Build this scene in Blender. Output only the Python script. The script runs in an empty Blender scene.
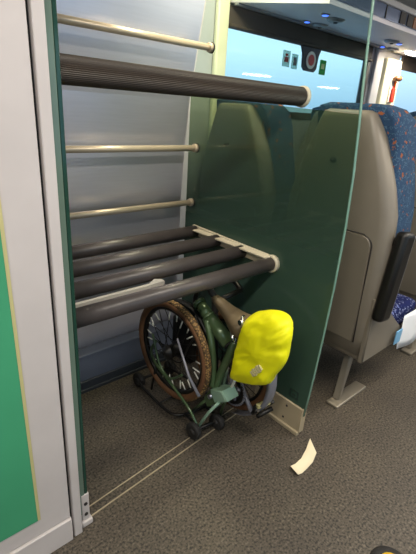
import bpy, bmesh, math, random
from mathutils import Vector, Matrix, noise
random.seed(4)
PI = math.pi
SC = bpy.context.scene
COL = SC.collection

# ------------------------------------------------------------------ materials
def lin(c):
    return tuple(((v/255)/12.92 if v/255 <= .04045 else ((v/255+.055)/1.055)**2.4) for v in c) + (1.0,)

def mat(name, rgb, rough=.5, metal=0.0, bump=0.0, bscale=80, var=0.0, vscale=6, spec=.5, coat=0.0, stretch=None):
    m = bpy.data.materials.new(name); m.use_nodes = True
    nt = m.node_tree; b = nt.nodes['Principled BSDF']
    b.inputs['Roughness'].default_value = rough
    b.inputs['Metallic'].default_value = metal
    b.inputs['Specular IOR Level'].default_value = spec
    b.inputs['Coat Weight'].default_value = coat
    c = lin(rgb)
    tc = nt.nodes.new('ShaderNodeTexCoord')
    src = tc.outputs['Object']
    if stretch:
        mp = nt.nodes.new('ShaderNodeMapping'); mp.inputs['Scale'].default_value = stretch
        nt.links.new(src, mp.inputs['Vector']); src = mp.outputs['Vector']
    n = nt.nodes.new('ShaderNodeTexNoise'); n.inputs['Scale'].default_value = vscale; n.inputs['Detail'].default_value = 4
    nt.links.new(src, n.inputs['Vector'])
    r = nt.nodes.new('ShaderNodeValToRGB')
    v = max(var, .03)
    r.color_ramp.elements[0].position = .3; r.color_ramp.elements[1].position = .7
    r.color_ramp.elements[0].color = tuple(x*(1-v) for x in c[:3]) + (1,)
    r.color_ramp.elements[1].color = tuple(min(1, x*(1+v)) for x in c[:3]) + (1,)
    nt.links.new(n.outputs['Fac'], r.inputs['Fac']); nt.links.new(r.outputs['Color'], b.inputs['Base Color'])
    if bump:
        n2 = nt.nodes.new('ShaderNodeTexNoise'); n2.inputs['Scale'].default_value = bscale
        nt.links.new(src, n2.inputs['Vector'])
        bp = nt.nodes.new('ShaderNodeBump'); bp.inputs['Strength'].default_value = bump; bp.inputs['Distance'].default_value = .004
        nt.links.new(n2.outputs['Fac'], bp.inputs['Height']); nt.links.new(bp.outputs['Normal'], b.inputs['Normal'])
    return m

def emit(name, rgb, s):
    m = bpy.data.materials.new(name); m.use_nodes = True
    b = m.node_tree.nodes['Principled BSDF']
    b.inputs['Base Color'].default_value = lin(rgb)
    b.inputs['Emission Color'].default_value = lin(rgb); b.inputs['Emission Strength'].default_value = s
    return m

def glass(name, tint, ior=1.45, rough=.0, body=None, z0=None, z1=None, amount=0.0):
    """see-through sheet: fresnel gloss over a tinted clear body; body = colour of a film that hides more towards z0"""
    m = bpy.data.materials.new(name); m.use_nodes = True
    nt = m.node_tree; nt.nodes.remove(nt.nodes['Principled BSDF'])
    out = nt.nodes['Material Output']
    tr = nt.nodes.new('ShaderNodeBsdfTransparent'); tr.inputs['Color'].default_value = tint + (1,)
    gl = nt.nodes.new('ShaderNodeBsdfGlossy'); gl.inputs['Roughness'].default_value = rough
    fr = nt.nodes.new('ShaderNodeFresnel'); fr.inputs['IOR'].default_value = ior
    first = tr.outputs[0]
    if body:
        df = nt.nodes.new('ShaderNodeBsdfDiffuse'); df.inputs['Color'].default_value = body + (1,)
        mx = nt.nodes.new('ShaderNodeMixShader')
        g = nt.nodes.new('ShaderNodeNewGeometry'); s = nt.nodes.new('ShaderNodeSeparateXYZ')
        nt.links.new(g.outputs['Position'], s.inputs[0])
        mr = nt.nodes.new('ShaderNodeMapRange'); mr.interpolation_type = 'SMOOTHSTEP'
        mr.inputs['From Min'].default_value = z0; mr.inputs['From Max'].default_value = z1
        mr.inputs['To Min'].default_value = .98; mr.inputs['To Max'].default_value = amount
        nt.links.new(s.outputs['Z'], mr.inputs['Value']); nt.links.new(mr.outputs[0], mx.inputs['Fac'])
        nt.links.new(tr.outputs[0], mx.inputs[1]); nt.links.new(df.outputs[0], mx.inputs[2]); first = mx.outputs[0]
    m2 = nt.nodes.new('ShaderNodeMixShader')
    gb = nt.nodes.new('ShaderNodeNewGeometry'); mu = nt.nodes.new('ShaderNodeMath'); mu.operation = 'MULTIPLY'
    iv = nt.nodes.new('ShaderNodeMath'); iv.operation = 'SUBTRACT'; iv.inputs[0].default_value = 1.0
    nt.links.new(gb.outputs['Backfacing'], iv.inputs[1]); nt.links.new(iv.outputs[0], mu.inputs[0]); nt.links.new(fr.outputs[0], mu.inputs[1])
    nt.links.new(mu.outputs[0], m2.inputs['Fac']); nt.links.new(first, m2.inputs[1]); nt.links.new(gl.outputs[0], m2.inputs[2])
    nt.links.new(m2.outputs[0], out.inputs['Surface'])
    return m

def floor_mat():
    m = bpy.data.materials.new('speckled_vinyl'); m.use_nodes = True
    nt = m.node_tree; b = nt.nodes['Principled BSDF']; b.inputs['Roughness'].default_value = .55
    tc = nt.nodes.new('ShaderNodeTexCoord')
    def nz(scale, det=2):
        n = nt.nodes.new('ShaderNodeTexNoise'); n.inputs['Scale'].default_value = scale; n.inputs['Detail'].default_value = det
        nt.links.new(tc.outputs['Object'], n.inputs['Vector']); return n
    def ramp(n, stops):
        r = nt.nodes.new('ShaderNodeValToRGB'); r.color_ramp.interpolation = 'LINEAR'
        e = r.color_ramp.elements
        e[0].position, e[0].color = stops[0]; e[1].position, e[1].color = stops[1]
        for p, c in stops[2:]:
            x = e.new(p); x.color = c
        nt.links.new(n.outputs['Fac'], r.inputs['Fac']); return r
    a = ramp(nz(5, 5), [(.3, lin((73, 66, 58))), (.7, lin((84, 76, 65)))])
    d = ramp(nz(120, 3), [(.37, (.22, .22, .24, 1)), (.48, (.95, .95, .95, 1)), (.57, (1.05, 1.05, 1.05, 1)), (.66, (1.8, 1.8, 1.8, 1))])
    mx = nt.nodes.new('ShaderNodeMix'); mx.data_type = 'RGBA'; mx.blend_type = 'MULTIPLY'; mx.inputs[0].default_value = 1
    nt.links.new(a.outputs[0], mx.inputs[6]); nt.links.new(d.outputs[0], mx.inputs[7])
    nt.links.new(mx.outputs[2], b.inputs['Base Color'])
    bp = nt.nodes.new('ShaderNodeBump'); bp.inputs['Strength'].default_value = .15; bp.inputs['Distance'].default_value = .002
    nt.links.new(nz(220).outputs['Fac'], bp.inputs['Height']); nt.links.new(bp.outputs[0], b.inputs['Normal'])
    return m

def fabric_mat(name, base, spot, light, sc=1.0, lo=.61):
    m = bpy.data.materials.new(name); m.use_nodes = True
    nt = m.node_tree; b = nt.nodes['Principled BSDF']; b.inputs['Roughness'].default_value = .9
    b.inputs['Specular IOR Level'].default_value = .15
    tc = nt.nodes.new('ShaderNodeTexCoord')
    def nz(scale, off):
        mp = nt.nodes.new('ShaderNodeMapping'); mp.inputs['Location'].default_value = (off, off*.7, off*1.3)
        nt.links.new(tc.outputs['Object'], mp.inputs['Vector'])
        n = nt.nodes.new('ShaderNodeTexNoise'); n.inputs['Scale'].default_value = scale; n.inputs['Detail'].default_value = 1.5
        nt.links.new(mp.outputs[0], n.inputs['Vector']); return n
    def band(n, p, w):
        r = nt.nodes.new('ShaderNodeValToRGB'); e = r.color_ramp.elements
        e[0].position, e[0].color = p-w, (0, 0, 0, 1); e[1].position, e[1].color = p, (1, 1, 1, 1)
        x = e.new(p+w); x.color = (0, 0, 0, 1)
        nt.links.new(n.outputs['Fac'], r.inputs['Fac']); return r
    def over(fac, prev, c):
        mx = nt.nodes.new('ShaderNodeMix'); mx.data_type = 'RGBA'
        nt.links.new(fac.outputs[0], mx.inputs[0])
        if isinstance(prev, tuple): mx.inputs[6].default_value = prev
        else: nt.links.new(prev, mx.inputs[6])
        mx.inputs[7].default_value = c
        return mx.outputs[2]
    c = over(band(nz(26*sc, 3), .58, .03), lin(base), lin(light))
    c = over(band(nz(30*sc, 11), .40, .02), c, tuple(v*.5 for v in lin(base)[:3]) + (1,))
    r = nt.nodes.new('ShaderNodeValToRGB'); r.color_ramp.elements[0].position = lo; r.color_ramp.elements[1].position = lo+.03
    nt.links.new(nz(21*sc, 23).outputs['Fac'], r.inputs['Fac'])
    c = over(r, c, lin(spot))
    nt.links.new(c, b.inputs['Base Color'])
    return m

def tread_mat():
    m = mat('tyre_tread', (122, 92, 52), .8)
    nt = m.node_tree; b = nt.nodes['Principled BSDF']
    tc = nt.nodes.new('ShaderNodeTexCoord')
    v = nt.nodes.new('ShaderNodeTexVoronoi'); v.inputs['Scale'].default_value = 120
    nt.links.new(tc.outputs['Object'], v.inputs['Vector'])
    r = nt.nodes.new('ShaderNodeValToRGB')
    r.color_ramp.elements[0].position = .25; r.color_ramp.elements[0].color = lin((165, 130, 80))
    r.color_ramp.elements[1].position = .6; r.color_ramp.elements[1].color = lin((74, 55, 34))
    nt.links.new(v.outputs['Distance'], r.inputs['Fac']); nt.links.new(r.outputs[0], b.inputs['Base Color'])
    return m

def translucent(m):
    # printed clear film: half see-through
    nt = m.node_tree; b = nt.nodes['Principled BSDF']; o = nt.nodes['Material Output']
    t = nt.nodes.new('ShaderNodeBsdfTransparent'); x = nt.nodes.new('ShaderNodeMixShader'); x.inputs[0].default_value = .75
    nt.links.new(b.inputs['Base Color'].links[0].from_socket, t.inputs['Color'])
    nt.links.new(b.outputs[0], x.inputs[1]); nt.links.new(t.outputs[0], x.inputs[2]); nt.links.new(x.outputs[0], o.inputs['Surface'])
    return m
M = dict(
    floor=floor_mat(),
    floor_seam=mat('floor_seam', (70, 60, 52), .5, var=.2, vscale=60),
    cabinet=mat('cabinet_laminate', (196, 189, 188), .45, var=.05),
    cream=mat('cream_paint', (204, 194, 172), .5, var=.06),
    green=mat('poster_green', (64, 154, 112), .55, var=.1, vscale=2),
    poster_edge=mat('poster_edge', (190, 182, 130), .5),
    pale=mat('pale_print', (190, 215, 190), .6),
    metal=mat('brushed_lining', (216, 215, 226), .3, .72, var=.015, vscale=3, stretch=(2, 1, 40)),
    duct=mat('grey_blue_paint', (96, 104, 122), .4, var=.06),
    duct_dark=mat('dark_skirting', (52, 57, 66), .5, var=.1),
    alu=mat('aluminium_strip', (186, 172, 146), .4, .4, var=.08),
    steel=mat('steel', (200, 200, 200), .25, 1.0),
    tube=mat('shelf_tube', (70, 64, 64), .36, var=.14, vscale=9, bump=.1, spec=.5),
    rubber=mat('ribbed_rubber', (46, 36, 27), .55, var=.1),
    strip=mat('pale_strip', (172, 168, 162), .5),
    kick=mat('beige_plate', (170, 156, 130), .5, var=.08),
    rail=mat('cream_rail', (198, 182, 160), .3, .35, var=.06),
    black=mat('black_plastic', (20, 19, 18), .4, var=.1, spec=.35),
    dark=mat('dark_rubber', (38, 36, 35), .7, var=.15),
    clear=glass('clear_glass', (.83, .91, .90), 1.35),
    window=glass('window_glass', (.93, .97, .98), 1.5),
    tint=glass('green_film_glass', (.74, .84, .70), 1.36, .02, (.046, .088, .066), .58, 1.34, .30),
    pane_edge=mat('green_glass_edge', (98, 118, 106), .15, var=.1),
    pane_edge_light=mat('green_glass_edge_light', (112, 150, 136), .2, var=.1),
    pane_dark=mat('dark_green_glass', (30, 62, 52), .12, var=.1),
    mark=mat('etched_mark', (22, 40, 36), .5),
    shell=mat('seat_shell', (124, 116, 104), .42, var=.05),
    shell_in=mat('seat_shell_panel', (120, 112, 99), .42, var=.05),
    fabric=fabric_mat('seat_fabric', (44, 68, 96), (142, 84, 54), (84, 112, 132), 2.1, .64),
    fabric2=fabric_mat('seat_cushion_fabric', (24, 32, 80), (110, 120, 170), (150, 158, 190), 1.8, .66),
    seat_metal=mat('seat_leg_metal', (150, 142, 128), .4, .5),
    wallp=mat('wall_panel_grey', (176, 176, 178), .5, var=.04),
    pillar=mat('pillar_cream', (228, 222, 190), .5, var=.04),
    ceiling=mat('ceiling_grey', (205, 208, 200), .6, var=.03),
    under=mat('rack_underside', (212, 205, 208), .5, var=.03),
    rim=mat('rack_rim', (150, 150, 152), .4, .4),
    lipglass=mat('rack_front_glass', (120, 132, 160), .12, .6),
    blind=mat('blind_brown', (70, 58, 48), .7, var=.1),
    frame=mat('window_rubber', (40, 36, 34), .6),
    white=mat('white_plastic', (232, 230, 222), .5),
    red=mat('red_plastic', (190, 52, 34), .4),
    orange=mat('orange_plastic', (205, 92, 30), .45),
    bag=mat('hi_vis_cover', (244, 240, 2), .55, var=.06, vscale=5, bump=.5, bscale=9, stretch=(1, 2.2, 1)),
    bag_logo=mat('reflective_print', (206, 196, 150), .4),
    bike=mat('bike_green', (76, 98, 66), .3, .25, var=.1, coat=.4),
    bike_l=mat('bike_green_bright', (150, 182, 160), .35, .15, var=.1),  # paler copy of the frame green; paints the lit hinge face
    bike_silver=mat('silver_alloy', (176, 180, 196), .3, .9),
    tan=mat('tan_sidewall', (104, 70, 44), .7, var=.2, vscale=12),
    tread=tread_mat(),
    dull=mat('dull_alloy', (130, 130, 140), .4, .2),
    saddle=mat('leather_saddle', (98, 84, 62), .55, var=.15, vscale=10, bump=.15),
    reflector=mat('spoke_reflector', (235, 235, 225), .4),
    paper=mat('paper', (232, 218, 186), .8, var=.05),
    paper_w=mat('white_paper', (232, 234, 238), .8, var=.04),
    blue_p=mat('pale_blue_plastic', (120, 176, 216), .4),
    yellow=mat('yellow_dot', (236, 190, 40), .5),
    sign_dark=mat('sign_dark_blue', (24, 38, 58), .4),
    sign_red=mat('sign_red', (206, 60, 60), .4),
    sign_grey=translucent(mat('sticker_grey', (205, 222, 216), .5)),
    sign_green=translucent(mat('sticker_green', (90, 170, 110), .5)),
    sign_pink=translucent(mat('sticker_pink', (220, 130, 130), .5)),
    led=emit('blue_led', (70, 110, 255), 3.0),
    lamp=emit('warm_lamp', (255, 240, 214), 26.0),
    dull_brown=mat('brown_surface', (120, 74, 40), .5),  # brown for a painted reflection in the rack glass, and the hammer head
)

# ------------------------------------------------------------------ mesh helpers
class MB:
    def __init__(s): s.bm = bmesh.new(); s.mi = 0
    def _f(s, vs, smooth=False):
        try:
            f = s.bm.faces.new(vs); f.material_index = s.mi; f.smooth = smooth; return f
        except ValueError: return None
    def box(s, a, b, bev=0.0, mtx=None):
        n0 = len(s.bm.verts)
        vs = [s.bm.verts.new((x, y, z)) for x in (a[0], b[0]) for y in (a[1], b[1]) for z in (a[2], b[2])]
        fs = [s._f([vs[i] for i in q]) for q in ((0, 1, 3, 2), (4, 6, 7, 5), (0, 4, 5, 1), (2, 3, 7, 6), (0, 2, 6, 4), (1, 5, 7, 3))]
        if mtx is not None: bmesh.ops.transform(s.bm, matrix=mtx, verts=vs)
        if bev:
            es = list({e for f in fs for e in f.edges})
            r = bmesh.ops.bevel(s.bm, geom=es, offset=bev, segments=3, affect='EDGES', profile=.5)
            for f in r['faces']: f.material_index = s.mi; f.smooth = True
        return s
    def tube(s, pts, rad, n=16, caps=True, smooth=True, rib=0):
        pts = [Vector(p) for p in pts]
        rs = rad if isinstance(rad, (list, tuple)) else [rad]*len(pts)
        up = None; rings = []
        for i, p in enumerate(pts):
            d = (pts[min(i+1, len(pts)-1)] - pts[max(i-1, 0)]).normalized()
            if up is None:
                up = d.orthogonal().normalized()
            else:
                up = (up - d*up.dot(d)).normalized()
            w = d.cross(up)
            ring = []
            for k in range(n):
                a = 2*PI*k/n; rr = rs[i]*(1 - (.035 if rib and k % 2 else 0))
                ring.append(s.bm.verts.new(p + (up*math.cos(a) + w*math.sin(a))*rr))
            rings.append(ring)
        for i in range(len(rings)-1):
            for k in range(n):
                s._f([rings[i][k], rings[i][(k+1) % n], rings[i+1][(k+1) % n], rings[i+1][k]], smooth and not rib)
        if caps:
            s._f(rings[0][::-1]); s._f(rings[-1])
        return s
    def curve(s, pts, rad, n=12, sub=6, **k):
        """smooth (Catmull-Rom) tube through pts"""
        P = [Vector(p) for p in pts]; out = []
        for i in range(len(P)-1):
            p0 = P[max(i-1, 0)]; p1 = P[i]; p2 = P[i+1]; p3 = P[min(i+2, len(P)-1)]
            for j in range(sub):
                t = j/sub
                out.append(.5*((2*p1) + (p2-p0)*t + (2*p0-5*p1+4*p2-p3)*t*t + (3*p1-p0-3*p2+p3)*t**3))
        out.append(P[-1])
        return s.tube(out, rad, n, **k)
    def lathe(s, prof, o, axis, n=48, close=False):
        """prof: (radius, offset along axis)"""
        ax = Vector(axis).normalized(); u = ax.orthogonal().normalized(); w = ax.cross(u); o = Vector(o)
        rings = []
        for r, h in prof:
            rings.append([s.bm.verts.new(o + ax*h + (u*math.cos(2*PI*k/n) + w*math.sin(2*PI*k/n))*max(r, 1e-5)) for k in range(n)])
        m = len(rings)
        for i in range(m if close else m-1):
            a, b = rings[i], rings[(i+1) % m]
            for k in range(n): s._f([a[k], a[(k+1) % n], b[(k+1) % n], b[k]], True)
        if not close:
            s._f(rings[0][::-1]); s._f(rings[-1])
        return s
    def loft(s, rings, caps=True, smooth=True, closed=True):
        R = [[s.bm.verts.new(p) for p in r] for r in rings]
        n = len(R[0])
        for i in range(len(R)-1):
            for k in range(n if closed else n-1):
                s._f([R[i][k], R[i][(k+1) % n], R[i+1][(k+1) % n], R[i+1][k]], smooth)
        if caps: s._f(R[0][::-1]); s._f(R[-1])
        return s
    def prism(s, pts, off, bev=0):
        """pts: planar 3d polygon, off: extrusion vector"""
        a = [s.bm.verts.new(p) for p in pts]; o = Vector(off); b = [s.bm.verts.new(Vector(p)+o) for p in pts]
        n = len(a); fs = [s._f(a[::-1]), s._f(b)]
        for k in range(n): fs.append(s._f([a[k], a[(k+1) % n], b[(k+1) % n], b[k]]))
        if bev:
            es = list({e for f in fs[:2] if f for e in f.edges})
            r = bmesh.ops.bevel(s.bm, geom=es, offset=bev, segments=2, affect='EDGES')
            for f in r['faces']: f.material_index = s.mi; f.smooth = True
        return s
    def build(s, name, material, parent=None, loc=None):
        bmesh.ops.recalc_face_normals(s.bm, faces=s.bm.faces)
        if parent: bmesh.ops.translate(s.bm, verts=s.bm.verts, vec=-root_loc(parent))   # into the thing's own space
        me = bpy.data.meshes.new(name); s.bm.to_mesh(me); s.bm.free()
        for mm in (material if isinstance(material, (list, tuple)) else [material]): me.materials.append(M[mm] if isinstance(mm, str) else mm)
        o = bpy.data.objects.new(name, me); COL.objects.link(o)
        if parent:
            o.parent = parent
        return o

def root_loc(o):
    v = Vector((0, 0, 0))
    # every part below is modelled in world coordinates; only the thing's own Empty carries a location
    while o is not None:
        v += o.location; o = o.parent if o.parent else None
    return v

def tag(o, label=None, cat=None, group=None, kind=None):
    if label: o['label'] = label
    if cat: o['category'] = cat
    if group: o['group'] = group
    if kind: o['kind'] = kind
    return o
def thing(name, label, cat, loc, group=None):
    o = bpy.data.objects.new(name, None); o.empty_display_size = .05; COL.objects.link(o); o.location = loc
    return tag(o, label, cat, group)
def struct(name, mb, m, parent=None):
    o = mb.build(name, m, parent)
    if not parent: o['kind'] = 'structure'
    return o
def dup(root, dx, label, group=None):
    r = root.copy(); COL.objects.link(r); r.location = root.location + Vector(dx); r['label'] = label
    if group: r['group'] = group
    for ch in list(root.children):
        c = ch.copy(); COL.objects.link(c); c.parent = r
        for g in list(ch.children):
            d = g.copy(); COL.objects.link(d); d.parent = c
    return r

XR = 1.304     # inner face of the right glass partition
YW = 1.85      # window wall

# ------------------------------------------------------------------ setting
struct('floor', MB().box((-1.5, -1.3, -.05), (7.2, 2.0, 0)), 'floor')
struct('ceiling', MB().box((-1.5, -1.3, 2.1), (7.2, 2.0, 2.15)), 'ceiling')

# metal lining of the luggage bay, leaning inwards towards the top
prof = [(.0, 1.66), (.5, 1.662), (.9, 1.655), (1.15, 1.64), (1.33, 1.62), (1.55, 1.58), (1.72, 1.545), (1.95, 1.49), (2.1, 1.45)]
mb = MB()
mb.loft([[(-.35, y, z) for z, y in prof] + [(-.35, y+.03, z) for z, y in prof[::-1]],
         [(XR, y, z) for z, y in prof] + [(XR, y+.03, z) for z, y in prof[::-1]]], smooth=False)
struct('wall_back', mb, 'metal')
mb = MB(); mb.box((.36, 1.585, 0), (XR-.002, 1.655, .19), .006)
struct('baseboard_back', mb, 'duct')
mb = MB(); mb.box((.36, 1.572, 0), (XR-.002, 1.584, .055), .003); mb.box((.36, 1.560, 0), (XR-.002, 1.571, .016), .002)
struct('baseboard_bay', mb, 'duct_dark')

# window wall with two openings
W1 = (1.70, 3.22); W2 = (3.68, 5.2); WZ = (1.28, 1.80)
mb = MB()
def wall_with_holes(mb, y0, y1, x0, x1, holes, hz):
    mb.box((x0, y0, 0), (x1, y1, hz[0])); mb.box((x0, y0, hz[1]), (x1, y1, 2.1))
    xs = [x0] + [v for h in holes for v in h] + [x1]
    for i in range(0, len(xs), 2): mb.box((xs[i], y0, hz[0]), (xs[i+1], y1, hz[1]))
wall_with_holes(mb, YW, YW+.06, XR-.1, 7.2, (W1, W2), WZ)
struct('wall_side', mb, 'wallp')
mb = MB()
wall_with_holes(mb, -1.26, -1.2, -1.5, 7.2, ((-.9, .5), (.9, 2.4), (2.8, 4.3), (4.7, 6.1)), (.85, 1.7))
struct('wall_front', mb, 'wallp')
struct('wall_left', MB().box((-1.5, -1.2, 0), (-1.45, 1.66, 2.1)), 'wallp')
struct('wall_right', MB().box((7.15, -1.2, 0), (7.2, 1.85, 2.1)), 'wallp')
for i, W in enumerate((W1, W2)):
    mb = MB().box((W[0], YW+.03, WZ[0]), (W[1], YW+.036, WZ[1]))
    w = struct('window_%d' % (i+1), mb, 'window')
    w['kind'] = 'structure'
    mb = MB(); b = .045
    # rounded rubber surround
    def rr(x0, x1, z0, z1, r, y):
        pts = []
        for cx, cz, a0 in ((x1-r, z1-r, 0), (x0+r, z1-r, 90), (x0+r, z0+r, 180), (x1-r, z0+r, 270)):
            for k in range(7):
                a = math.radians(a0 + k*15); pts.append((cx+r*math.cos(a), y, cz+r*math.sin(a)))
        return pts
    o1 = rr(W[0]-.01, W[1]+.01, WZ[0]-.01, WZ[1]+.01, .10, YW-.004); i1 = rr(W[0]+.022, W[1]-.03, WZ[0]+.035, WZ[1]-.035, .09, YW-.004)
    bk = [(p[0], YW+.035, p[2]) for p in i1]
    mb.loft([o1, i1, bk], caps=False, smooth=False)
    mb.build('window_frame', 'frame', w)
# cream pillar at the near end of the window and the grey reveal beyond the far end
mb = MB(); mb.box((1.625, YW-.035, .2), (1.706, YW-.001, 2.1), .012); struct('trim_1', mb, 'pillar')
mb = MB(); mb.box((3.262, YW-.03, .2), (3.378, YW-.001, 2.1), .01); struct('trim_2', mb, 'wallp')
mb = MB(); mb.box((3.385, YW-.055, .9), (3.635, YW-.001, 1.755), .015); struct('trim_3', mb, 'pillar')

# threshold strip between bay and aisle: two bright rails over a dark seam
th = thing('threshold_strip', 'thin double metal strip across the floor in front of the luggage bay', 'floor strip', (.42, .95, 0))
Rz = Matrix.Translation((.415, .955, 0)) @ Matrix.Rotation(math.atan2(.05, .6), 4, 'Z')
MB().box((0, 0, 0), (.885, .030, .0012), mtx=Rz).build('seam', 'floor', th)
for yy in (-.006, .030):
    MB().box((0, yy, 0), (.885, yy+.0038, .0035), mtx=Rz).build('strip', 'alu', th)

# ------------------------------------------------------------------ left cabinet
YC = .92
cab = thing('equipment_cabinet', 'white end cabinet with a green poster, left of the luggage bay', 'cabinet', (0, YC, 0))
MB().box((-.8, YC+.012, .0), (.3435, 1.64, 2.098)).build('body', 'black', cab)
MB().box((-.8, YC, .095), (.336, YC+.012, 2.098), .002).build('front_panel', 'cabinet', cab)
MB().box((-.8, YC-.008, .0), (.338, YC+.012, .093), .003).build('kick_band', 'cabinet', cab)
MB().box((.344, YC-.004, 0), (.371, 1.60, 2.098), .003).build('corner_post', 'cabinet', cab)
po = thing('poster', 'green poster with a thin yellow edge on the white cabinet', 'poster', (.0, YC-.002, .158))
MB().box((-.45, YC-.0025, .158), (.243, YC-.0003, 1.30)).build('sheet', 'green', po)
MB().box((.2405, YC-.0032, .158), (.2485, YC-.0004, 1.30)).build('edge_strip', 'poster_edge', po)
mb = MB(); mb.box((.222, YC-.0034, 1.048), (.238, YC-.0026, 1.068)); mb.box((.19, YC-.0034, 1.048), (.212, YC-.0026, 1.068)); mb.build('printed_mark', 'pale', po)

# ------------------------------------------------------------------ glass partitions
gl = thing('glass_partition', 'narrow dark green glass edge beside the white cabinet', 'partition', (.39, .93, 0))
MB().box((.376, .946, .05), (.402, 1.575, 2.098), .002).build('pane', 'pane_dark', gl)
MB().box((.3745, .936, .05), (.393, .9455, 2.098), .002).build('edge_strip', 'pane_edge', gl)
MB().box((.3935, .937, .05), (.404, .9455, 2.098), .002).build('edge_seal', 'pane_dark', gl)
mb = MB(); mb.box((.380, .934, 0), (.407, 1.02, .135), .004); mb.box((.376, .927, 0), (.413, 1.025, .022), .004)
br = mb.build('foot_bracket', 'cabinet', gl)
for z in (.05, .095):
    MB().lathe([(.006, 0), (.006, .003), (.004, .004)], (.3935, .934, z), (0, -1, 0), 12).build('bolt', 'frame', br)
    MB().lathe([(.006, 0), (.006, .003), (.004, .004)], (.407, .975, z), (1, 0, 0), 12).build('bolt', 'frame', br)

gr = thing('glass_partition', 'large green tinted glass screen on the right of the luggage bay', 'partition', (XR, .77, 0))
T = .010; YF = .768; YB = 1.615
FE = [(.10, .752), (.20, .745), (.32, .739), (.5, .732), (.72, .727), (.94, .728), (1.12, .736), (1.28, .750), (1.385, .761), (1.5, .771), (1.63, .781), (1.85, .800), (2.098, .820)]
def fe(z):   # the glass bows out a little towards the aisle
    for (a, ya), (b, yb) in zip(FE, FE[1:]):
        if z <= b: return ya + (yb-ya)*(z-a)/(b-a)
    return FE[-1][1]
def yb_(z): return min(YB, 1.66 - max(0, (z-1.15))*.21) - .002
def pane_poly(z0f, z0b, z1f, z1b, x):
    pts = [(x, yb_(z1b), z1b), (x, yb_(z0b), z0b)]
    zs = [z0f] + [z for z, y in FE if z0f < z < z1f] + [z1f]
    return pts + [(x, fe(z), z) for z in zs]
MB().prism(pane_poly(.10, .10, 1.314, 1.349, XR), (T, 0, 0)).build('tinted_pane', 'tint', gr)
MB().prism(pane_poly(1.3155, 1.3505, 2.098, 2.098, XR), (T, 0, 0)).build('clear_pane', 'clear', gr)
mb = MB()
zs = [z for z, y in FE]
mb.loft([[(XR-.0005, fe(z)-.0042, z), (XR-.0005, fe(z)-.0006, z), (XR+T+.0005, fe(z)-.0006, z), (XR+T+.0005, fe(z)-.0042, z)] for z in zs])
mb.build('edge_strip', 'pane_edge_light', gr)
kp = MB(); kp.box((XR-.012, .757, .012), (XR-.0005, 1.02, .138), .003); kp.box((XR-.022, .752, 0), (XR-.0005, 1.03, .02), .004); kp.box((XR+.0105, .757, 0), (XR+.022, 1.02, .138), .003)
kp.box((XR-.012, .750, .012), (XR+.022, .7565, .138), .002)
kp = kp.build('kick_plate', 'kick', gr)
for y, z in ((.83, .112), (.84, .045), (.98, .112), (.985, .045)):
    MB().lathe([(.005, 0), (.005, .0025), (.003, .0035)], (XR-.012, y, z), (-1, 0, 0), 12).build('bolt', 'frame', kp)
# small etched square near the front corner of the glass
mb = MB()
y0, y1, z0, z1 = .79, .835, .158, .198
for a, b in (((y0, z0), (y1, z0+.005)), ((y0, z1-.005), (y1, z1)), ((y0, z0+.005), (y0+.005, z1-.005)), ((y1-.005, z0+.005), (y1, z1-.005)), ((y0+.014, z0+.014), (y1-.014, z0+.02))):
    mb.box((XR-.0012, a[0], a[1]), (XR-.0002, b[0], b[1]))
mb.build('etched_mark', 'mark', gr)

# ------------------------------------------------------------------ rails and shelf of the rack
XL = .405
rail = thing('luggage_rail', 'thick dark ribbed rail across the front of the rack', 'rail', (.85, .982, 1.36))
MB().tube([(XL-.001, .982, 1.36), (XR-.016, .982, 1.36)], .0315, 96, rib=1).build('tube', 'rubber', rail)
MB().lathe([(.025, -.015), (.0325, -.015), (.035, -.012), (.036, -.001), (.02, -.001)], (XR, .982, 1.36), (1, 0, 0), 32).build('end_ring', 'cream', rail)
for (y, z), lab in (((1.485, 1.537), 'thin cream guard rail, the topmost, above the thick ribbed rail'),
                    ((1.549, 1.126), 'thin cream guard rail just below the thick ribbed rail'),
                    ((1.562, .868), 'thin cream guard rail just above the grey tube shelf')):
    g = thing('guard_rail', lab, 'rail', (.85, y, z), 'thin cream guard rails')
    MB().tube([(XL-.001, y, z), (XR-.014, y, z)], .0135, 20).build('tube', 'rail', g)
    MB().lathe([(.012, -.022), (.0175, -.022), (.019, -.019), (.019, -.007), (.012, -.007)], (XR, y, z), (1, 0, 0), 24).build('end_cap', 'rail', g)
    MB().lathe([(.010, -.0068), (.021, -.0068), (.021, -.001), (.010, -.001)], (XR, y, z), (1, 0, 0), 24).build('washer', 'black', g)
sh = thing('luggage_shelf', 'lower luggage shelf of four grey tubes above the bicycle', 'shelf', (.85, 1.25, .72))
BY = [(1.018, .720), (1.182, .726), (1.346, .731), (1.508, .735)]
for y, z in BY:
    t = MB().tube([(XL-.001, y, z), (XR-.020, y, z)], .029, 28).build('tube', 'tube', sh)
mb = MB()
mb.prism([(XR-.018, .99, .700), (XR-.018, 1.535, .716), (XR-.018, 1.535, .762), (XR-.018, .99, .752)], (.017, 0, 0), .003)
mb.lathe([(.030, -.021), (.036, -.021), (.037, -.018), (.037, -.001), (.02, -.001)], (XR, 1.018, .720), (1, 0, 0), 32)
mb.box((XR-.055, 1.02, .748), (XR-.018, 1.52, .753))
pl = mb.build('end_plate', 'cream', sh)
mb = MB(); mb.box((XL, .99, .690), (XL+.012, 1.535, .75), .003); mb.build('end_plate', 'cream', sh)
mb = MB()
def ss(x, a, b, z0, z1): return [(x, a, z0), (x, b, z0), (x, b, z1), (x, a, z1)]
mb.loft([ss(XL+.013, 1.094, 1.108, .680, .722), ss(.745, 1.094, 1.108, .684, .724), ss(.775, 1.085, 1.118, .680, .732), ss(.80, 1.09, 1.113, .690, .728)], smooth=False)
mb.build('support_strip', 'strip', sh)

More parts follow.
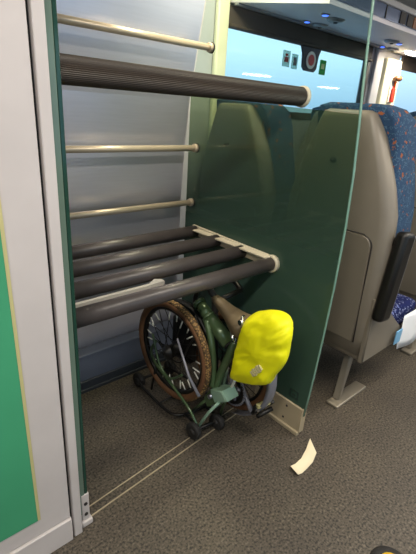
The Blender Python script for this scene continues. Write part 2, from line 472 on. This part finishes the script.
# ------------------------------------------------------------------ folding bicycle
bk = thing('folding_bicycle', 'folded green bicycle with tan wall tyres standing under the luggage shelf', 'bicycle', (.98, 1.2, 0))
def wheel(cx, cy, cz, r, ax, nspk, refl):
    ax = Vector(ax).normalized(); o = Vector((cx, cy, cz)); u = ax.orthogonal().normalized(); w = ax.cross(u)
    rim = MB().lathe([(r-.046, -.009), (r-.036, -.012), (r-.030, -.009), (r-.030, .009), (r-.036, .012), (r-.046, .009)], o, ax, 64, True).build('wheel', 'black', bk)
    tw = .022
    prof = []
    for k in range(14):
        a = 2*PI*k/14; prof.append((r-.018+.018*math.cos(a), tw*math.sin(a)))
    MB().lathe(prof, o, ax, 72, True).build('tyre', 'tan', rim)
    MB().lathe([(r-.006, -tw*.78), (r+.0008, -tw*.35), (r+.0018, 0), (r+.0008, tw*.35), (r-.006, tw*.78), (r-.012, 0)], o, ax, 72, True).build('tread', 'tread', rim)
    MB().lathe([(.008, -.05), (.012, -.045), (.034, -.03), (.034, -.024), (.026, -.02), (.026, .02), (.034, .024), (.034, .03), (.012, .045), (.008, .05)], o, ax, 28).build('hub', 'black', rim)
    for i in range(nspk):
        a = 2*PI*i/nspk; sd = .026*(1 if i % 2 else -1); tl = .5*(1 if (i//2) % 2 else -1)
        d0 = u*math.cos(a+tl) + w*math.sin(a+tl); d1 = u*math.cos(a) + w*math.sin(a)
        MB().tube([o+ax*sd+d0*.031, o+d1*(r-.04)], .0018, 5).build('spoke', 'black', rim)
        if i in refl:
            p0 = o+ax*sd+d0*.031; p1 = o+d1*(r-.04)
            MB().tube([p0.lerp(p1, .70), p0.lerp(p1, .93)], .0030, 7).build('spoke_reflector', 'reflector', rim)
    return rim
wheel(.952, 1.227, .318, .232, (-1, -.05, .0), 28, set(range(28)) - {5, 12, 13, 19, 20})
wheel(1.135, 1.045, .292, .225, (-1, -.05, .0), 24, {3, 9})

# main green tube with collars
a, b = Vector((1.03, 1.16, .552)), Vector((1.035, .972, .446))
mb = MB(); mb.tube([a, a.lerp(b, .35)], .024, 24); mb.tube([a.lerp(b, .33), a.lerp(b, .37)], .031, 24); mb.tube([a.lerp(b, .37), b], .029, 24); mb.tube([a.lerp(b, -.03), a.lerp(b, .05)], .028, 24)
mf = mb.build('main_tube', 'bike', bk)
MB().tube([b, b+(b-a)*.03], .022, 20).build('tube_plug', 'dark', mf)
MB().curve([(1.01, 1.085, .51), (1.0, 1.035, .43), (1.0, 1.016, .337), (1.0, 1.012, .235)], .014, 14).build('fork_tube', 'bike', bk)
MB().curve([(1.045, .955, .46), (1.03, .958, .41), (1.02, .985, .315), (1.01, 1.006, .215)], .017, 14).build('seat_tube', 'bike', bk)
MB().curve([(1.04, 1.06, .52), (1.05, .99, .45), (1.05, .98, .36), (1.03, 1.0, .26)], .007, 8).build('brake_cable', 'black', bk)
MB().curve([(.985, 1.13, .52), (.99, 1.07, .43), (.985, 1.05, .34), (.99, 1.03, .28)], .004, 8).build('brake_cable', 'black', bk)
MB().curve([(1.03, .92, .53), (1.06, .93, .47), (1.04, .95, .40), (1.05, .97, .33), (1.06, .94, .28)], .006, 8).build('brake_cable', 'black', bk)
# hinge block; light on its upturned face is painted as a paler green
mb = MB()
mb.prism([(.985, 1.045, .165), (.985, 1.005, .235), (.985, .965, .243), (.985, .955, .175), (.985, 1.02, .130)], (.03, 0, 0), .004)
hb = mb.build('hinge_block', 'bike', bk)
mb = MB(); mb.prism([(.972, .998, .236), (.972, .930, .272), (.985, .910, .226), (.985, .975, .176)], (.075, 0, .0), .005)
mb.build('hinge_plate', 'bike_l', hb)
MB().tube([(.974, 1.0, .20), (1.03, 1.0, .20)], .010, 14).build('hinge_bolt', 'bike_silver', hb)
MB().tube([(.974, .975, .165), (1.03, .975, .165)], .007, 14).build('hinge_bolt', 'bike_silver', hb)
# left crank and silver strut
MB().tube([(.915, 1.15, .425), (.918, 1.067, .285), (.925, 1.005, .222)], [.004, .006, .007], 12).build('strut', 'dull', bk)
MB().curve([(.93, 1.30, .33), (.925, 1.20, .30), (.925, 1.13, .32), (.93, 1.10, .40), (.935, 1.07, .46)], .004, 8).build('brake_cable', 'black', bk)
MB().curve([(.918, 1.33, .36), (.915, 1.27, .24), (.92, 1.20, .20), (.925, 1.12, .26)], .0055, 8).build('wheel_stay', 'bike', bk)
# rear carrier: stays, ground loop, rollers
MB().curve([(.945, 1.34, .31), (.932, 1.36, .255), (.93, 1.325, .211), (.93, 1.238, .179), (.93, 1.077, .12), (.935, 1.012, .055)], .0065, 10).build('carrier_stay', 'bike', bk)
MB().tube([(.94, 1.018, .045), (.965, .985, .135), (.985, .95, .2)], .0065, 10).build('carrier_stay', 'bike_l', bk)
MB().tube([(1.06, 1.01, .045), (1.05, .985, .135), (1.03, .95, .2)], .0075, 10).build('carrier_stay', 'bike', bk)
mb = MB()
mb.curve([(.955, 1.455, .045), (.908, 1.40, .045), (.903, 1.30, .040), (.903, 1.20, .038), (.918, 1.145, .038), (.97, 1.12, .038), (1.06, 1.11, .038), (1.12, 1.14, .04), (1.125, 1.3, .042), (1.10, 1.45, .045)], .007, 10)
mb.tube([(.93, 1.44, .048), (1.12, 1.44, .048)], .007, 10); mb.tube([(.912, 1.25, .04), (1.12, 1.25, .04)], .005, 8); mb.tube([(.955, 1.12, .04), (.945, 1.015, .04)], .006, 8); mb.tube([(1.06, 1.115, .04), (1.06, 1.01, .04)], .006, 8)
mb.tube([(.93, 1.015, .04), (1.075, 1.005, .04)], .008, 10)
mb.build('carrier_rack', 'black', bk)
MB().tube([(.93, 1.35, .045), (.935, 1.32, .20)], .006, 10).build('carrier_stay', 'black', bk)
MB().tube([(1.0, 1.12, .04), (.99, 1.03, .16)], .007, 10).build('carrier_stay', 'bike', bk)
MB().tube([(1.08, 1.10, .04), (1.05, .99, .18)], .006, 10).build('carrier_stay', 'bike', bk)
for x, y in ((.925, 1.452), (.918, 1.018), (1.035, 1.0), (1.115, 1.452)):
    rl = MB().lathe([(.022, -.012), (.034, -.012), (.037, -.008), (.037, .008), (.034, .012), (.022, .012)], (x, y, .0415), (-1, -.12, 0), 28).build('roller', 'dark', bk)
    MB().lathe([(.006, -.017), (.016, -.014), (.016, .014), (.006, .017)], (x, y, .0415), (-1, -.12, 0), 18).build('roller_hub', 'dark', rl)
# mudguard over the far wheel, chainring, crank and pedal
mb = MB()
rings = []
for k in range(22):
    a = math.radians(-75 + k*8.5)
    rings.append([(1.135+dx, 1.045 - rr*math.cos(a), .292 + rr*math.sin(a)) for dx, rr in ((-.032, .232), (-.018, .243), (.018, .243), (.032, .232), (.018, .239), (-.018, .239))])
mb.loft(rings); mb.build('mudguard', 'dull', bk)
cr = MB().lathe([(.052, -.0015), (.076, -.0015), (.076, .0015), (.052, .0015)], (1.075, .975, .220), (-1, 0, 0), 48, True).build('chainring', 'black', bk)
mb = MB()
for k in range(40):
    a = 2*PI*k/40; mb.box((1.0712, .975+.079*math.cos(a)-.0035, .220+.079*math.sin(a)-.0035), (1.0788, .975+.079*math.cos(a)+.0035, .220+.079*math.sin(a)+.0035))
mb.build('chain', 'dull', cr)
mb = MB()
for k in range(5):
    a = 2*PI*k/5+.3; mb.tube([(1.074, .975, .220), (1.074, .975+.058*math.cos(a), .220+.058*math.sin(a))], .007, 8)
mb.build('spider', 'dull', cr)
MB().tube([(1.10, .935, .225), (1.10, .895, .18), (1.10, .868, .15)], [.010, .009, .011], 12).build('crank', 'dull', bk)
pd = MB()
pd.tube([(1.10, .868, .15), (1.15, .845, .16)], .007, 10)
for dy, dz in ((.022, .028), (-.022, -.028)):
    pd.tube([(1.095, .855+dy*.5-.01, .165+dz*.5), (1.165, .83+dy*.6, .185+dz*.6)], .010, 10)
pd.tube([(1.098, .862, .148), (1.094, .835, .185)], .009, 10); pd.tube([(1.163, .845, .168), (1.165, .818, .205)], .009, 10)
pd = pd.build('pedal', 'black', bk)
MB().box((-.030, -.008, -.009), (.030, .008, .009), .002, Matrix.Translation((1.125, .834, .199)) @ Matrix.Rotation(-.3, 4, 'Z') @ Matrix.Rotation(-.15, 4, 'Y')).build('pedal_reflector', 'poster_edge', pd)
# black mudguard behind the near wheel, folded handlebar with grips
mb = MB(); rings = []
for k in range(20):
    a = math.radians(-30 + k*9)
    rings.append([(1.01+dx, 1.227 - rr*math.cos(a), .318 + rr*math.sin(a)) for dx, rr in ((-.012, .20), (-.008, .21), (.022, .21), (.026, .20), (.02, .205), (-.006, .205))])
mb.loft(rings); mb.build('mudguard', 'black', bk)
MB().curve([(1.19, 1.08, .60), (1.20, 1.15, .62), (1.20, 1.30, .58), (1.20, 1.38, .45), (1.20, 1.36, .20)], .012, 12).build('handlebar', 'black', bk)
MB().tube([(1.20, 1.372, .34), (1.20, 1.358, .20)], .017, 16).build('handlebar_grip', 'dark', bk)
MB().tube([(1.19, 1.08, .60), (1.06, 1.085, .58)], .012, 12).build('handlebar', 'black', bk)
mb = MB(); mb.box((1.03, 1.20, .22), (1.075, 1.34, .42), .012); mb.build('carrier_block', 'black', bk)
# saddle with post
mb = MB(); rings = []
for t, w, h, lift in ((0, .012, .014, 0), (.06, .020, .022, .004), (.2, .024, .03, .004), (.45, .032, .042, .0), (.7, .052, .058, -.004), (.88, .066, .062, .004), (.97, .062, .05, .008), (1, .045, .03, .008)):
    c = Vector((1.045, 1.092, .603)).lerp(Vector((1.05, .885, .548)), t) + Vector((0, 0, lift))
    ring = []
    for k in range(20):
        a = 2*PI*k/20; ca, sa = math.cos(a), math.sin(a)
        ring.append((c.x + w*math.copysign(abs(ca)**.75, ca), c.y, c.z + h*(.45*sa if sa > 0 else 1.0*sa)))
    rings.append(ring)
mb.loft(rings); sd = mb.build('saddle', 'saddle', bk)
mb = MB()
for dx in (-.02, .02): mb.curve([(1.045+dx*.4, 1.05, .585), (1.045+dx, .99, .545), (1.05+dx, .90, .515)], .0035, 8)
mb.build('saddle_rail', 'steel', sd)
MB().tube([(1.055, .965, .54), (1.045, 1.0, .14)], .0155, 18).build('seat_post', 'steel', bk)
MB().lathe([(.018, 0), (.021, .004), (.021, .02), (.018, .024)], (1.0, 1.105, .662), (1, .2, 0), 16).build('stem_clamp', 'bike_silver', bk)
MB().tube([(1.012, 1.10, .662), (1.05, 1.09, .60), (1.06, 1.08, .45), (1.05, 1.06, .25)], .014, 14).build('handlebar_stem', 'dark', bk)
mb = MB(); mb.curve([(1.03, .905, .60), (1.0, .885, .615), (.985, .87, .60), (1.0, .862, .575)], .005, 10); mb.build('saddle_loop', 'steel', bk)
MB().lathe([(.010, -.006), (.010, .006)], (.985, .878, .60), (1, 0, 0), 14).build('buckle', 'steel', bk)
MB().curve([(1.01, .90, .33), (1.02, .915, .295), (1.03, .93, .27)], .006, 8).build('bag_strap', 'reflector', bk)

# ------------------------------------------------------------------ hi-vis bag cover
OUT = [(.872, .620), (.84, .652), (.801, .674), (.768, .690), (.728, .702), (.694, .702), (.672, .690), (.662, .664), (.660, .630), (.661, .585), (.663, .545), (.677, .508), (.698, .468), (.715, .425), (.758, .394), (.80, .370), (.838, .354), (.875, .342), (.902, .340), (.909, .352), (.903, .40), (.899, .468), (.889, .53), (.880, .585)]
OUT = [(.897-(.897-y+.012)*.945, .682-(.682-z+.020)*.945) for y, z in OUT]
def dense(P, k=4):
    out = []; n = len(P)
    for i in range(n):
        p0, p1, p2, p3 = (Vector(P[(i+d) % n]) for d in (-1, 0, 1, 2))
        for j in range(k):
            t = j/k; out.append(.5*((2*p1) + (p2-p0)*t + (2*p0-5*p1+4*p2-p3)*t*t + (3*p1-p0-3*p2+p3)*t**3))
    return out
OUT = dense(OUT)
cy = sum(p[0] for p in OUT)/len(OUT); cz = sum(p[1] for p in OUT)/len(OUT)
def bag_ring(s, x, skew):
    r = []
    for y, z in OUT:
        yy = cy + (y-cy)*s + skew; zz = cz + (z-cz)*s
        q = zz*.85 + yy*.75 + .05*noise.noise(Vector((yy*9, zz*9, 3)))
        w = 1 - abs(noise.noise(Vector((q*26, (yy-zz)*5, x*6))))*2.2
        nn = .0065*w + noise.noise(Vector((yy*12, zz*14, x*12)))*.008 + noise.noise(Vector((yy*44, zz*50, x*30)))*.0018
        if x > 1.03: nn = -nn
        r.append((x - nn, yy - nn*.35, zz + nn*.5))
    return r
mb = MB()
front = [(.02, .962, .012), (.14, .962, .012), (.26, .9625, .012), (.38, .963, .012), (.50, .964, .012), (.60, .9655, .012), (.70, .968, .012), (.79, .971, .011), (.87, .976, .010), (.93, .983, .010), (.975, .993, .010), (1.0, 1.005, .012)]
back = [(1.0, 1.02, .017), (.985, 1.04, .028), (.95, 1.058, .037), (.86, 1.07, .042), (.66, 1.078, .042), (.3, 1.082, .042)]
mb.loft([bag_ring(*a) for a in front + back])
bag = thing('saddle_bag', 'bag in a bright yellow rain cover hanging behind the bicycle saddle', 'bag', (1.03, .8, .34))
bo = mb.build('rain_cover', 'bag', bag)
mb = MB()   # printed reflective mark: slanted bars on the cover
P0, U, V = Vector((.9555, .760, .472)), Vector((0, -.040, .056)).normalized(), Vector((0, .056, .040)).normalized()
for k in range(5):
    c = P0 + U*(k-2)*.0125
    q = [c + U*sx*.0045 + V*sy*(.010 + .003*(k % 2)) for sx, sy in ((-1, -1), (1, -1), (1, 1), (-1, 1))]
    mb.prism(q, (.012, 0, 0))
mb.build('printed_mark', 'bag_logo', bag)

# ------------------------------------------------------------------ floor litter
mb = MB(); n = 10
A = [(1.119, .657), (1.151, .657), (1.196, .661), (1.253, .678), (1.308, .700)]
B = [(1.112, .614), (1.137, .612), (1.174, .615), (1.217, .619), (1.264, .635)]
top = [(x, y, .004 + .012*abs((i-2)/2)**2) for i, (x, y) in enumerate(A)]
bot = [(x, y, .003 + .010*abs((i-2)/2)**2) for i, (x, y) in enumerate(B)]
mb.loft([top, bot, [(x, y, z-.001) for x, y, z in bot], [(x, y, z-.001) for x, y, z in top]], caps=False, closed=False)
pp = mb.build('paper_scrap', 'paper')
tag(pp, 'torn cream paper scrap lying on the speckled aisle floor', 'paper')
st = thing('floor_stud', 'yellow round dot with a dark rim on the aisle floor', 'floor stud', (1.09, .22, 0))
MB().lathe([(.066, 0), (.062, .004), (.044, .006)], (1.071, .214, 0), (0, 0, 1), 32).build('rim', 'dark', st)
MB().lathe([(.038, .005), (.036, .012), (.024, .016)], (1.071, .214, 0), (0, 0, 1), 32).build('cap', 'yellow', st)

# ------------------------------------------------------------------ seats
def make_seat(yc, label):
    s = thing('train_seat', label, 'seat', (1.75, yc, 0), 'blue patterned train seats')
    # shell: outline by height (half width), back face X
    H = [(.285, .20, 1.64), (.30, .25, 1.622), (.40, .262, 1.600), (.55, .268, 1.590), (.80, .264, 1.580), (.95, .252, 1.574), (1.05, .225, 1.568), (1.15, .188, 1.562), (1.24, .150, 1.558), (1.30, .124, 1.555), (1.325, .112, 1.558), (1.333, .095, 1.568)]
    def sec(z, hw, xb, d=.085, f=1.0):
        pts = []
        for u in (-1, -.985, -.93, -.85, -.5, 0, .5, .85, .93, .985, 1):
            e = abs(u)
            x = xb + (0 if e <= .85 else .008 if e < .95 else .026 if e < .99 else .06)
            pts.append((x, yc + u*hw, z))
        pts += [(xb+d, yc+hw*1.0, z), (xb+d, yc-hw*1.0, z)]
        return pts
    MB().loft([sec(*h) for h in H]).build('shell', 'shell', s)
    # lower back panel with rounded upper corners
    pz0, pz1, hw, r = .37, .86, .205, .04
    pts = [(yc-hw, pz0), (yc+hw, pz0)]
    for cy_, a0 in ((yc+hw-r, 0), (yc-hw+r, 90)):
        for k in range(7):
            a = math.radians(a0+k*15); pts.append((cy_+r*math.cos(a), pz1-r+r*math.sin(a)))
    def bx(z): return 1.600 + (z-.40)*(1.577-1.600)/(.86-.40)
    mb = MB(); mb.prism([(bx(z)-.006, y, z) for y, z in pts], (.010, 0, 0), .003); mb.build('back_panel', 'shell_in', s)
    q = [(yc+(y-yc)*1.025, pz1+.006 if z > pz1-.001 else z) for y, z in pts]
    mb = MB(); mb.tube([(bx(z)-.0005, y, z) for y, z in q[1:] + q[:1]], .003, 6); mb.build('panel_seam', 'frame', s)
    MB().lathe([(.012, .0), (.012, -.006), (.006, -.010), (.009, -.022), (.0, -.026)], (1.5645, yc+.02, 1.138), (1, 0, 0), 18).build('coat_hook', 'black', s)
    # backrest cushion
    rings = []
    for z, hw, xb in ((.44, .235, 1.685), (.55, .245, 1.68), (.80, .246, 1.668), (.95, .240, 1.660), (1.05, .222, 1.654), (1.15, .20, 1.648), (1.24, .186, 1.643), (1.31, .174, 1.625), (1.345, .15, 1.600), (1.358, .11, 1.612)):
        d = .205 if z < 1.3 else (.20 if z < 1.33 else .18 if z < 1.35 else .13)
        x0 = xb-.02 if z > 1.3 else xb-.005; x1 = xb + d
        m_ = .035
        rings.append([(x0, yc-hw+.01, z), (x0, yc+hw-.01, z), (x0+.02, yc+hw, z), (x1-m_, yc+hw, z), (x1-.01, yc+hw-.02, z), (x1-.02, yc+hw*.5, z), (x1-.024, yc, z), (x1-.02, yc-hw*.5, z), (x1-.01, yc-hw+.02, z), (x1-m_, yc-hw, z), (x0+.02, yc-hw, z)])
    MB().loft(rings).build('backrest', 'fabric', s)
    MB().box((1.69, yc-.25, .335), (2.16, yc+.25, .455), .035).build('seat_cushion', 'fabric2', s)
    MB().box((1.63, yc-.262, .262), (2.12, yc+.262, .345), .03).build('seat_pan', 'shell', s)
    for sy in (yc-.268, yc+.240):
        mb = MB(); mb.prism([(1.612, sy, .28), (1.60, sy, .60), (1.67, sy, .60), (1.76, sy, .50), (1.90, sy, .40), (1.98, sy, .345), (1.98, sy, .28)], (0, .028, 0), .006)
        mb.build('side_wing', 'shell', s)
    mb = MB()
    mb.prism([(1.63, yc-.19, .02), (1.655, yc-.19, .02), (1.80, yc-.15, .29), (1.75, yc-.15, .29)], (0, .035, 0), .004)
    mb.box((1.585, yc-.215, 0), (1.86, yc-.150, .016), .006)
    mb.build('leg', 'seat_metal', s)
    ar = MB()
    rt = Matrix.Translation((1.655, yc-.292, .70)) @ Matrix.Rotation(math.radians(8), 4, 'Y')
    ar.box((-.048, -.026, -.195), (.048, .026, .195), .02, rt)
    ar = ar.build('armrest', 'black', s)
    MB().box((.043, -.020, -.18), (.053, .020, .18), .004, rt).build('arm_trim', 'rim', ar)
    MB().tube([(1.66, yc-.27, .84), (1.66, yc-.20, .84)], .015, 14).build('arm_pivot', 'black', s)
    return s
yA, yB = .955, 1.585
s1 = make_seat(yA, 'aisle seat with a grey beige shell right behind the glass screen')
s2 = dup(s1, (-.03, yB-yA-.02, 0), 'window seat just behind the glass screen, its top seen through the green glass', 'blue patterned train seats')
s3 = dup(s1, (.80, 0, 0), 'second row aisle seat beyond the aisle seat by the glass', 'blue patterned train seats')
s4 = dup(s1, (.80, yB-yA-.02, 0), 'second row window seat seen through the clear glass below the window', 'blue patterned train seats')
# white paper hanging over the aisle seat cushion
mb = MB(); rows = []
for i in range(9):
    u = i/8; X = 1.93 + .24*u
    rows.append([(X+.02, .683, .425), (X+.01, .678+.004*math.sin(9*u), .40), (X, .672+.006*math.sin(7*u), .35), (X-.01, .668+.008*math.sin(8*u+1), .30 - .02*math.sin(3*u)), (X-.02, .664+.006*math.sin(6*u), .262-.025*math.sin(3*u))])
mb.loft(rows, caps=False, closed=False)
wp = mb.build('paper_sheet', 'paper_w')
bl_ = MB().box((1.865, .664, .30), (1.925, .670, .372), .002).build('blue_sheet', 'blue_p', wp)
sm = wp.modifiers.new('t', 'SOLIDIFY'); sm.thickness = .0015
tag(wp, 'white paper sheet hanging over the edge of the aisle seat cushion', 'paper')

# ------------------------------------------------------------------ overhead rack
def rack(y_in, y_wall, slope, label, x0, grp_label_lamp):
    r = thing('overhead_rack', label, 'luggage rack', (3, y_wall, 1.75), 'overhead luggage racks')
    MB().prism([(x0, y_in, 1.742), (x0, y_wall, 1.742+slope), (x0, y_wall, 1.765+slope), (x0, y_in, 1.765)], (7.1-x0, 0, 0)).build('underside', 'under', r)
    MB().box((x0, y_in-.006, 1.762), (7.1, y_in+.006, 1.818)).build('front_glass', 'lipglass', r)
    MB().box((x0, y_in-.014, 1.818), (7.1, y_in+.014, 1.850), .006).build('front_rim', 'rim', r)
    return r
r1 = rack(1.22, 1.846, .073, 'overhead luggage rack with blue reading lights along the window', 1.712, '')
MB().box((1.712, 1.77, 1.795), (7.1, 1.80, 1.812), .006).build('wall_rail', 'rim', r1)
for x, c in ((2.32, 'frame'), (2.40, 'frame'), (2.47, 'dull_brown')):  # dark and brown patches painted as reflections in the front glass
    MB().box((x, 1.208, 1.766), (x+.06, 1.2135, 1.816)).build('painted_reflection', c, r1)
for k in range(9):
    x = 1.75 + k*.42
    MB().box((x, 1.210, 1.764), (x+.008, 1.2135, 1.818)).build('glass_clip', 'frame', r1)
def uz(y): return 1.742 + (y-1.22)*.073/.626
def reading(x, y, root):
    u = MB().lathe([(.024, 0), (.022, -.006), (.014, -.008)], (x, y, uz(y)), (0, 0, 1), 20).build('reading_light', 'rim', root)
    MB().lathe([(.016, -.0075), (.012, -.010), (.006, -.011)], (x, y, uz(y)), (0, 0, 1), 16).build('lens', 'led', u)
def gasper(x, y, root):
    u = MB().lathe([(.048, 0), (.046, -.008), (.034, -.016), (.012, -.018)], (x, y, uz(y)), (0, 0, 1), 26).build('air_vent', 'rim', root)
    MB().lathe([(.012, -.0175), (.010, -.022), (.004, -.022)], (x, y, uz(y)), (0, 0, 1), 14).build('nozzle', 'frame', u)
for x, y in ((2.20, 1.70), (1.96, 1.41), (3.20, 1.76), (2.95, 1.51)): reading(x, y, r1)
for x, y in ((2.30, 1.68), (2.09, 1.435), (2.83, 1.50), (3.32, 1.74)): gasper(x, y, r1)
r2 = rack(-.16, -1.198, 0, 'overhead luggage rack along the opposite wall, mirrored in the window', .3, '')
def lamp_disc(x, y, root, sx=.16, sy=.07):
    zl = uz(y) - .003 if root is r1 else 1.7415
    pts = [(x+sx*math.cos(2*PI*k/28), y+sy*math.sin(2*PI*k/28), zl) for k in range(28)]
    MB().prism(pts, (0, 0, -.008)).build('lamp', 'lamp', root)
lamp_disc(3.52, 1.66, r1, .12, .05); lamp_disc(5.2, 1.66, r1, .12, .05)
for x, y in ((4.35, -.29), (6.3, -.50), (2.4, -.4)): lamp_disc(x, y, r2, .24, .14)

# ------------------------------------------------------------------ blind, stickers, hammer
bl = thing('roller_blind', 'rolled up brown blind with a round red sign on its tab', 'blind', (2.45, 1.82, 1.70))
mb = MB(); mb.box((1.712, 1.828, 1.700), (3.20, 1.845, 1.803), .004); mb.box((1.712, 1.812, 1.702), (3.20, 1.845, 1.722), .008)
mb.build('blind_roll', 'blind', bl)
pts = [(2.345, 1.827, 1.702), (2.375, 1.827, 1.660), (2.378, 1.827, 1.585), (2.40, 1.827, 1.566), (2.505, 1.827, 1.564), (2.530, 1.827, 1.583), (2.532, 1.827, 1.660), (2.56, 1.827, 1.702)]
tb = MB().prism(pts, (0, .014, 0), .003).build('pull_tab', 'sign_dark', bl)
sg = MB(); n = 28
sg.lathe([(.050, 0), (.050, .003)], (2.455, 1.8265, 1.630), (0, -1, 0), 32); sg.build('white_ring', 'white', tb)
sg = MB(); sg.lathe([(.032, .0031), (.032, .0048)], (2.455, 1.8265, 1.630), (0, -1, 0), 28); sg.build('red_disc', 'sign_red', tb)
bl2 = thing('roller_blind', 'rolled up brown blind at the top of the farther window', 'blind', (4.4, 1.82, 1.70))
MB().box((3.69, 1.828, 1.700), (5.19, 1.845, 1.803), .004).build('blind_roll', 'blind', bl2)
def sticker(x0, x1, z0, z1, m, extra, label):
    s = thing('window_sticker', label, 'sticker', ((x0+x1)/2, 1.877, z0), 'stickers on the window')
    MB().box((x0, 1.8755, z0), (x1, 1.8785, z1)).build('sheet', m, s)
    for (a, b, c, d), mm in extra: MB().box((a, 1.874, c), (b, 1.8752, d)).build('symbol', mm, s)
sticker(2.235, 2.305, 1.575, 1.665, 'sign_grey', [((2.25, 2.29, 1.60, 1.63), 'sign_pink'), ((2.258, 2.282, 1.635, 1.648), 'sign_pink')], 'grey square sticker with a pinkish symbol on the window')
sticker(2.325, 2.385, 1.570, 1.655, 'sign_grey', [((2.34, 2.372, 1.59, 1.636), 'rim')], 'plain grey sticker between the pinkish sticker and the blind tab')
sticker(2.63, 2.70, 1.565, 1.655, 'sign_green', [((2.645, 2.68, 1.60, 1.632), 'poster_edge')], 'green sticker with a yellow symbol right of the blind tab')
hm = thing('emergency_hammer', 'red and orange hammer mounted on the bright pillar by the window', 'hammer', (3.53, 1.78, 1.45))
YP = YW-.0552
MB().box((3.49, YP-.012, 1.44), (3.57, YP, 1.64), .005).build('holder', 'white', hm)
MB().box((3.505, YP-.030, 1.44), (3.555, YP-.0125, 1.55), .008).build('handle', 'red', hm)
MB().tube([(3.53, YP-.022, 1.55), (3.535, YP-.022, 1.60)], .010, 12).build('shaft', 'orange', hm)
MB().lathe([(.008, -.045), (.022, -.035), (.022, .03), (.01, .045)], (3.537, YP-.034, 1.618), (1, 0, .1), 16).build('head', 'dull_brown', hm)

# ------------------------------------------------------------------ ceiling lamps
def area(name, loc, sx, sy, e, col, rot=(0, 0, 0)):
    l = bpy.data.lights.new(name, 'AREA'); l.shape = 'RECTANGLE'; l.size = sx; l.size_y = sy; l.energy = e; l.color = col
    o = bpy.data.objects.new(name, l); COL.objects.link(o); o.location = loc; o.rotation_euler = rot; return o
for i, x in enumerate((-.6, .9, 2.6, 4.4)):
    area('ceiling_lamp', (x, .05, 2.085), 1.1, .16, 23, (1, .92, .80))
area('bay_lamp', (1.34, 1.27, 2.0), .3, .2, 14, (1, .84, .58), (math.radians(38), 0, 0))
area('pillar_lamp', (3.55, 1.62, 1.770), .2, .08, 6.0, (1, .93, .78))

# ------------------------------------------------------------------ sky
w = bpy.data.worlds.new('dusk_sky'); SC.world = w; w.use_nodes = True
nt = w.node_tree; bg = nt.nodes['Background']
tc = nt.nodes.new('ShaderNodeTexCoord'); sp = nt.nodes.new('ShaderNodeSeparateXYZ'); rp = nt.nodes.new('ShaderNodeValToRGB')
nt.links.new(tc.outputs['Generated'], sp.inputs[0]); nt.links.new(sp.outputs['Z'], rp.inputs['Fac'])
rp.color_ramp.elements[0].position = 0.0; rp.color_ramp.elements[0].color = lin((132, 164, 192))
rp.color_ramp.elements[1].position = .12; rp.color_ramp.elements[1].color = lin((186, 214, 232))
nt.links.new(rp.outputs[0], bg.inputs['Color']); bg.inputs['Strength'].default_value = 2.05

# ------------------------------------------------------------------ camera
cam = bpy.data.cameras.new('camera'); co = bpy.data.objects.new('camera', cam); COL.objects.link(co)
R = Matrix(((0.7505193654, 0.2042196817, -0.6285021907), (-0.6577841267, 0.3223362883, -0.6807491167), (0.0635666954, 0.9243341598, 0.3762520915)))
co.matrix_world = Matrix.Translation((0, 0, 1.3)) @ R.to_4x4()
cam.sensor_fit = 'VERTICAL'; cam.sensor_height = 24; cam.lens = 24*413.58/554; cam.clip_start = .02
SC.camera = co
SC.view_settings.view_transform = 'Standard'; SC.view_settings.look = 'None'; SC.view_settings.gamma = 1; SC.view_settings.use_curve_mapping = False
SC.view_settings.exposure = 0.0
SC.cycles.transparent_max_bounces = 24
